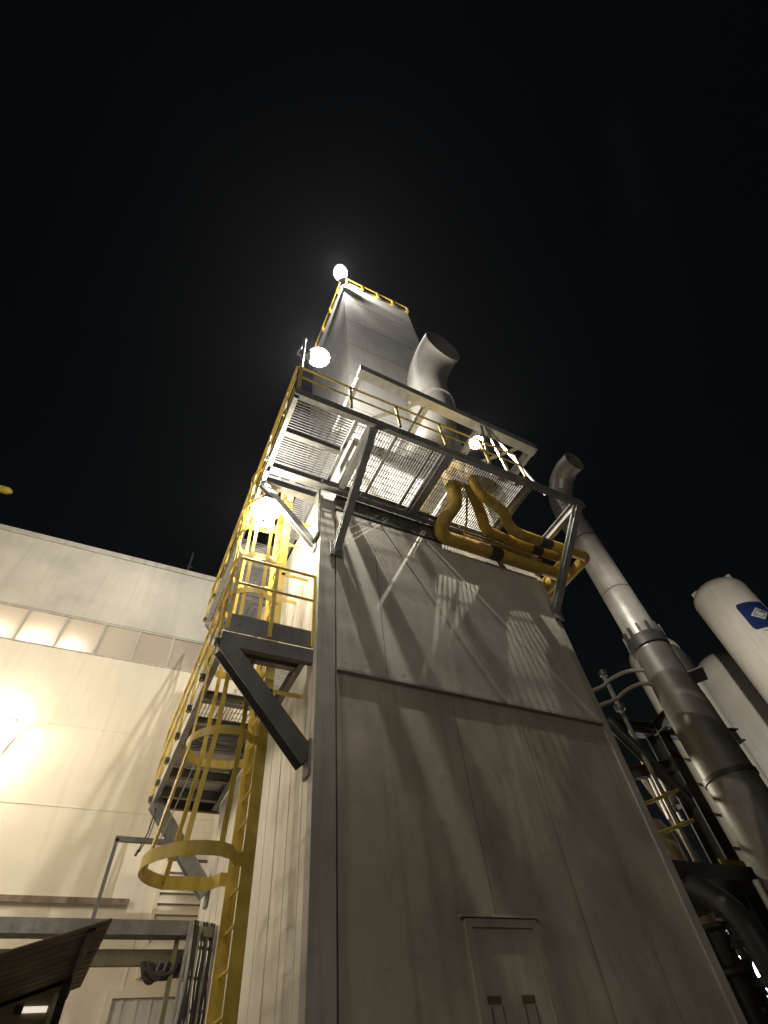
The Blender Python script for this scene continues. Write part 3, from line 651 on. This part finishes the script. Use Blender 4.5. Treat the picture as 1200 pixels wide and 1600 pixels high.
for k in range(9):
    a = random.uniform(0,0.12); c = random.uniform(1.05,1.3); y = 8.0+random.uniform(-0.03,0.05); dz = random.uniform(0.05,0.14)
    hb.tube(smooth([(0.85+a,y,3.05),(0.90+a,y-0.02,3.0-dz*0.7),((0.9+a+c)/2,y,3.0-dz),(c-0.03,y+0.02,3.0-dz*0.5),(c,y,3.05)],2),0.03,6)
tag(hb.build('cable_bundle',M['cable']),'dark loops of cable hanging under the olive beam','cable bundle')
# vertical cable ladder
vc = thing('cable_ladder','vertical cable rack full of dark cables beside the foot of the yellow ladder','cable rack',(1.5,7.9,0))
part(MB().bar((1.30,7.86,0),(1.30,7.86,3.40),0.03,0.05,(0,1,0)).bar((1.66,8.02,0),(1.66,8.02,3.40),0.03,0.05,(0,1,0)),'side_rail',M['galv'],vc)
mb = MB()
for i in range(12): part(MB().bar((1.30,7.86,0.2+i*0.27),(1.66,8.02,0.2+i*0.27),0.02,0.03),'rung',M['galv'],vc)
for i in range(9):
    x = 1.33+i*0.037; y = 7.84+i*0.018
    P = [(x+random.uniform(-0.018,0.018),y-0.02+random.uniform(-0.025,0.015),k*0.24) for k in range(14)]
    P.append((x,y+0.05,3.42))
    part(MB().tube(smooth(P,1),random.uniform(0.013,0.024),7),'cable',M['cable'] if i%3 else M['galv'],vc)
# grey pipe frame
pf = thing('tube_stand','thin grey square tube frame in front of the beige wall above the cable tray','frame',(0.3,8.0,3.3))
part(MB().bar((0.20,8.02,3.2),(0.20,8.02,4.27),0.045,0.045,(1,0,0)),'upright',M['galvd'],pf)
part(MB().bar((0.177,8.02,4.27),(1.68,8.02,4.27),0.045,0.06),'crossbar',M['galvd'],pf)
# hanging rope/rod below walkway
rp = MB()
rp.tube([(0.66,9.1,5.2),(0.62,9.0,4.7),(0.55,9.0,4.45)],0.012,6).tube([(0.70,9.1,5.2),(0.66,9.05,4.7),(0.57,9.0,4.45)],0.008,6).tube([(0.55,9.0,4.47),(0.53,9.0,4.40)],0.02,6)
tag(rp.build('rope',M['cable']),'loose rope hanging from the far end of the lower walkway','rope')
tag(MB().tube([(0.95,6.6,5.37),(0.75,8.9,4.3)],0.007,6).build('guy_wire',M['galv']),'thin pale wire stretched below the lower walkway beside the ladder cage','wire')
# lean-to canopy
cn = thing('lean_to_canopy','rusty corrugated lean-to roof sloping to the left at the lower left corner','canopy',(-0.6,5.6,0))
mb = MB(); nx = 90; vs = []; fs = []
x0,x1 = -2.6,0.235; zr = 2.67; sl = 0.31
ny = 2
for i in range(nx+1):
    x = x1+(x0-x1)*i/nx
    z = zr - sl*(x1-x)
    for j,y in enumerate((4.62,6.75)):
        w = 0.012*math.sin(j*0) 
        vs.append((x,y,z))
for i in range(nx): fs.append((i*2,i*2+1,i*2+3,i*2+2))
mb.add(vs,fs)
o = part(mb,'roof_sheet',M['brown'],cn); so = o.modifiers.new('thick','SOLIDIFY'); so.thickness = 0.012
mb = MB()
for k in range(12):
    y = 4.72+k*0.175; mb.bar((x1-0.01,y,zr-0.012),(x0,y,zr-0.012-sl*(x1-x0)),0.03,0.016)
part(mb,'roof_rib',M['brown'],cn)
for xx in (0.13,-0.42,-1.2):
    z = zr - sl*(x1-xx) - 0.04
    part(MB().bar((xx,4.66,z),(xx,6.7,z),0.05,0.05),'purlin',M['dark'],cn)
for xx in (0.10,-1.6):
    part(MB().bar((xx,5.9,0),(xx,5.9,zr-sl*(x1-xx)-0.06),0.06,0.06,(1,0,0)),'post',M['dark'],cn)
part(MB().box((-2.6,4.605,zr-sl*(x1-x0)-0.1),(-2.59,4.62,zr-sl*(x1-x0))),'fascia',M['brown'],cn)
bo = thing('guard_booth','brown panelled booth under the rusty canopy with a lit slot','booth',(-0.9,7.2,0))
part(MB().add([(-2.4,6.1,0),(0.10,6.1,0),(0.10,7.3,0),(-2.4,7.3,0),(-2.4,6.1,1.80),(0.10,6.1,2.58),(0.10,7.3,2.58),(-2.4,7.3,1.80)],[(0,3,2,1),(4,5,6,7),(0,1,5,4),(1,2,6,5),(2,3,7,6),(3,0,4,7)]),'wall',M['booth'],bo)
part(MB().box((0.04,6.08,0),(0.12,6.098,2.52)),'corner_strip',M['door'],bo)
part(MB().box((-0.15,6.085,2.415),(0.02,6.098,2.45)),'lit_slot',M['slot'],bo)
part(MB().box((-0.21,6.08,2.41),(-0.152,6.098,2.455)),'slot_cover',M['dark'],bo)

# ------------------------------------------------------------------ right hand pipework
rk = thing('pipe_rack','dark steel pipe rack column and beams between tower and white tanks','pipe rack',(11.0,7.0,0))
part(MB().ibeam((10.88,7.0,0),(10.88,7.0,7.0),0.36,0.36,0.03,(0,1,0)),'column',M['dark'],rk)
part(MB().ibeam((9.5,7.3,6.9),(13.4,6.6,6.9),0.22,0.30,0.025),'beam',M['dark'],rk)
part(MB().ibeam((10.88,7.0,6.85),(10.2,5.2,6.75),0.2,0.28,0.025),'beam',M['dark'],rk)
part(MB().ibeam((8.6,8.2,5.9),(11.1,7.0,6.1),0.16,0.24,0.02),'beam',M['dark'],rk)
part(MB().ibeam((9.4,7.0,6.9),(10.9,7.0,5.2),0.14,0.2,0.02,(0,1,0)),'brace',M['dark'],rk)
part(MB().ibeam((9.05,7.0,0),(9.05,7.0,3.7),0.2,0.2,0.02,(0,1,0)),'column',M['dark'],rk)
mp = thing('service_platform','dark service platform with two yellow rails right of the tower','platform',(10.2,7.3,3.7))
part(MB().box((8.3,6.2,3.70),(11.0,8.3,3.92)),'deck',M['dark'],mp)
part(MB().tube([(8.9,6.95,4.50),(10.5,6.95,4.93)],0.035,8),'mid_rail',M['yellow'],mp)
part(MB().tube([(8.9,6.95,5.0),(10.5,6.95,5.49)],0.035,8),'top_rail',M['yellow'],mp)
for x in (8.95,): part(MB().bar((x,6.95,3.92),(x,6.95,5.45),0.05,0.05,(1,0,0)),'post',M['yellow'],mp)
part(MB().box((10.3,6.72,3.92),(11.0,6.735,4.2)),'toe_board',M['yellow'],mp)
rp2 = thing('riser_pipe','fat dark riser pipe bending up under the service platform in front of the stack','pipe',(8.35,5.5,0))
part(MB().tube(smooth([(8.35,5.5,0),(8.35,5.5,2.6),(8.37,5.6,3.1),(8.5,6.0,3.45),(8.62,6.4,3.71)],2),0.17,20),'pipe',M['dark'],rp2)
for z in (1.2,2.4): part(MB().lathe((8.35,5.5,z),[(0.17,-0.04),(0.25,-0.04),(0.25,0.04),(0.17,0.04)],24),'flange',M['dark'],rp2)
pl_ = thing('vent_pole','slim dark vent pole beside the stack','pole',(9.5,6.9,0))
part(MB().tube([(10.05,7.0,0),(10.05,7.0,8.15)],0.055,10),'pole',M['stackd'],pl_)
part(MB().lathe((10.05,7.0,8.15),[(0.055,0),(0.1,0.0),(0.1,0.12),(0.0,0.16)],16),'cap',M['dark'],pl_)
part(MB().lathe((10.05,7.0,7.3),[(0.055,-0.06),(0.12,-0.06),(0.12,0.06),(0.055,0.06)],16),'collar',M['dark'],pl_)
# equipment ladder in front of the narrow tank
el = thing('tank_ladder','brown ladder with yellow side rails in front of the narrow tank','ladder',(14.0,8.4,0))
for x in (13.57,14.42): part(MB().bar((x,8.4,3.6),(x,8.4,7.4),0.06,0.06,(1,0,0)),'rail',M['yellow'],el)
for z in (4.4,5.1,5.83,6.55,7.2): part(MB().bar((13.57,8.4,z),(14.42,8.4,z),0.05,0.06),'rung',M['brown'],el)
part(MB().box((12.6,8.2,3.4),(14.9,9.6,3.6)),'landing',M['booth'],el)
for x in (12.7,14.8): part(MB().bar((x,8.3,0),(x,8.3,3.4),0.12,0.12,(1,0,0)),'leg',M['dark'],el)
# tan vessel
tv = thing('process_vessel','tan process vessel behind the yellow rails right of the tower','vessel',(12.2,9.4,0))
MB().lathe((11.9,9.4,0),[(0,0.6),(0.6,0.7),(0.75,1.0),(0.75,5.4),(0.6,5.75),(0.2,5.9),(0.0,5.92)],36).build('shell',M['tan'],tv)
part(MB().tube(smooth([(11.5,8.9,5.7),(11.4,8.7,6.6),(11.8,8.6,6.9),(12.0,8.6,6.2),(12.3,8.6,5.2),(12.4,8.5,4.2)],2),0.07,10),'outlet_pipe',M['stack'],tv)
mb = MB(); mb.lathe((11.7,8.7,4.6),[(0.0,-0.1),(0.12,-0.1),(0.12,0.1),(0,0.1)],16,(0,1,0)); part(mb,'manhole',M['stack'],tv)
part(MB().lathe((11.9,9.4,0),[(0.752,3.2),(0.80,3.2),(0.80,3.35),(0.752,3.35)],36),'stiffening_ring',M['dark'],tv)
up2 = thing('u_pipe','pale U shaped pipe pair right of the tower edge','pipe',(11.5,8.0,5.6))
part(MB().tube(smooth([(11.3,8.0,5.4),(11.3,8.0,6.6),(11.45,8.0,7.05),(11.65,8.0,6.7),(11.7,8.0,5.4)],2),0.045,10),'pipe',M['stack'],up2)
mb = MB(); mb.lathe((11.5,7.9,5.75),[(0.0,-0.15),(0.2,-0.15),(0.2,0.15),(0,0.15)],16); part(mb,'valve_body',M['stackd'],up2)
# valves low down
def valve(x,y,z,lab,r=0.26):
    t = thing('gate_valve',lab,'valve',(x,y,z),'dark valves right of the tower')
    mb = MB(); n = 20
    mb.tube([(x+r*math.cos(2*PI*k/n),y-0.25+0.06*math.sin(2*PI*k/n),z+r*math.sin(2*PI*k/n)) for k in range(n+1)],0.025,8,False)
    for k in range(3):
        a = PI*k/3; mb.tube([(x-r*math.cos(a),y-0.25,z-r*math.sin(a)),(x+r*math.cos(a),y-0.25,z+r*math.sin(a))],0.016,6)
    mb.build('handwheel',M['dark'],t)
    MB().tube([(x,y-0.26,z),(x,y+0.1,z)],0.04,8).build('stem',M['dark'],t)
    MB().lathe((x,y+0.2,z-0.3),[(0,0),(0.24,0),(0.24,0.06),(0.15,0.1),(0.17,0.3),(0.15,0.5),(0.24,0.54),(0.24,0.6),(0,0.6)],20).build('body',M['dark'],t)
    MB().tube([(x,y+0.2,0),(x,y+0.2,z-0.3)],0.13,14).build('pipe',M['dark'],t)
valve(9.35,6.6,2.95,'dark gate valve with handwheel nearest the tower edge')
valve(9.9,6.9,2.55,'lower dark gate valve between the riser pipe and the tower',0.3)
valve(10.6,7.8,3.15,'dark gate valve in front of the pale tank base',0.22)
# pump skid silhouette
ps = thing('pump_skid','dark pump skid blocking the lit bay at the lower right','pump',(11.2,7.6,0))
part(MB().lathe((10.1,7.5,1.75),[(0,0),(0.42,0.05),(0.45,0.15),(0.45,0.9),(0.3,1.0),(0,1.02)],28,(1,0,0.15)),'motor',M['dark'],ps)
part(MB().box((9.6,7.0,0),(11.6,8.2,1.35)),'plinth',M['dark'],ps)
part(MB().tube(smooth([(10.9,7.5,1.8),(11.2,7.4,2.2),(11.1,7.3,3.2),(10.6,7.1,3.75)],2),0.10,14),'discharge_pipe',M['dark'],ps)
# bright bay far behind; glowing panels stand for its lamplit wall
lb = thing('lit_bay','far workshop bay with bright bluish glowing panels seen between dark pipes','building',(22,15,0))
part(MB().box((17.0,16,0),(30.0,16.2,5.2)),'wall',M['parapet'],lb)
for i in range(6):
    x = 22.3+i*0.62; part(MB().box((x,15.9,2.3),(x+0.48,15.99,4.9)),'glow_panel',M['lit'],lb)
part(MB().box((16.8,14.8,5.2),(30.2,16.4,5.4)),'canopy_roof',M['dark'],lb)
tp = tag(MB().box((14.0,14.0,9.0),(16.2,14.05,10.2)).build('tarpaulin',M['bluedark']),'dim blue sheet hung behind the pipe rack','tarpaulin')

# ------------------------------------------------------------------ unseen lamps without fixtures, added to light this side of the plant
lamp('tank_fill_spot', (2.5,-1.5,8.0), 8000, (1,0.92,0.80), 0.2, 34, (20.2,8.2,10.3), 1.0)  # unseen spot, added to brighten the white tanks
lamp('lower_left_fill', (-6.0,7.2,3.7), 220, (1,0.89,0.72), 0.3)  # unseen fill, added for the walkway underside and tower's left face
lamp('facade_fill_high', (-9.0,3.0,8.0), 2100, (1,0.89,0.71), 1.0, 100, (-2,10.6,6.0), 0.9)  # unseen fill, added to wash the factory wall evenly
lamp('front_fill', (-1.5,-8.0,9.5), 640, (1,0.94,0.84), 1.5)  # large soft fill, added to lift the shadows on the tower front
lamp('rack_fill_light', (9.6,9.6,6.2), 450, (1,0.88,0.68), 0.08)  # unseen lamp, added to light the stack edge and lower right
lamp('bay_strip_light', (24.0,14.9,4.6), 600, (0.9,0.92,1.0), 0.2)

# ------------------------------------------------------------------ thin haze volume, added to give the lamps a halo
hz = bpy.data.materials.new('halo_haze'); hz.use_nodes = True
nt = hz.node_tree; nt.nodes.remove(nt.nodes['Principled BSDF'])
pv = nt.nodes.new('ShaderNodeVolumePrincipled'); pv.inputs['Color'].default_value = (0.9,0.93,1,1)
pv.inputs['Density'].default_value = 0.0003; pv.inputs['Anisotropy'].default_value = 0.7
nt.links.new(pv.outputs[0], nt.nodes['Material Output'].inputs['Volume'])
h = MB().box((-60,-30,-1),(80,60,32)).build('haze', hz); tag(h, kind='stuff')

# ------------------------------------------------------------------ world, camera, output
w = bpy.data.worlds.new('World'); sc.world = w; w.use_nodes = True
nt = w.node_tree; bg = nt.nodes['Background']
sk = nt.nodes.new('ShaderNodeTexSky'); sk.sky_type = 'NISHITA'; sk.sun_disc = False
sk.sun_elevation = math.radians(2); sk.sun_rotation = math.radians(200); sk.dust_density = 3
nt.links.new(sk.outputs[0], bg.inputs['Color']); bg.inputs['Strength'].default_value = 0.004

R = ((0.8983,0.2952,0.3254),(-0.4315,0.7320,0.5272),(-0.0826,-0.6140,0.7850))
cam = bpy.data.cameras.new('Camera'); co = bpy.data.objects.new('Camera', cam); col.objects.link(co)
cx = V((R[0][0],R[1][0],R[2][0])); cy = V((-R[0][1],-R[1][1],-R[2][1]))
cx.normalize(); cz = cx.cross(cy).normalized(); cy = cz.cross(cx)
mw = Matrix((( cx.x,cy.x,cz.x,0),(cx.y,cy.y,cz.y,0),(cx.z,cy.z,cz.z,1.6),(0,0,0,1)))
co.matrix_world = mw
cam.sensor_fit = 'VERTICAL'; cam.sensor_height = 24; cam.lens = 24*760.6/1600
cam.clip_start = 0.05; cam.clip_end = 1500
sc.camera = co
sc.view_settings.view_transform = 'Standard'; sc.view_settings.look = 'None'
sc.view_settings.exposure = 0; sc.view_settings.gamma = 1
sc.render.engine = 'CYCLES'
sc.cycles.max_bounces = 8; sc.cycles.sample_clamp_indirect = 4
sc.cycles.use_denoising = True
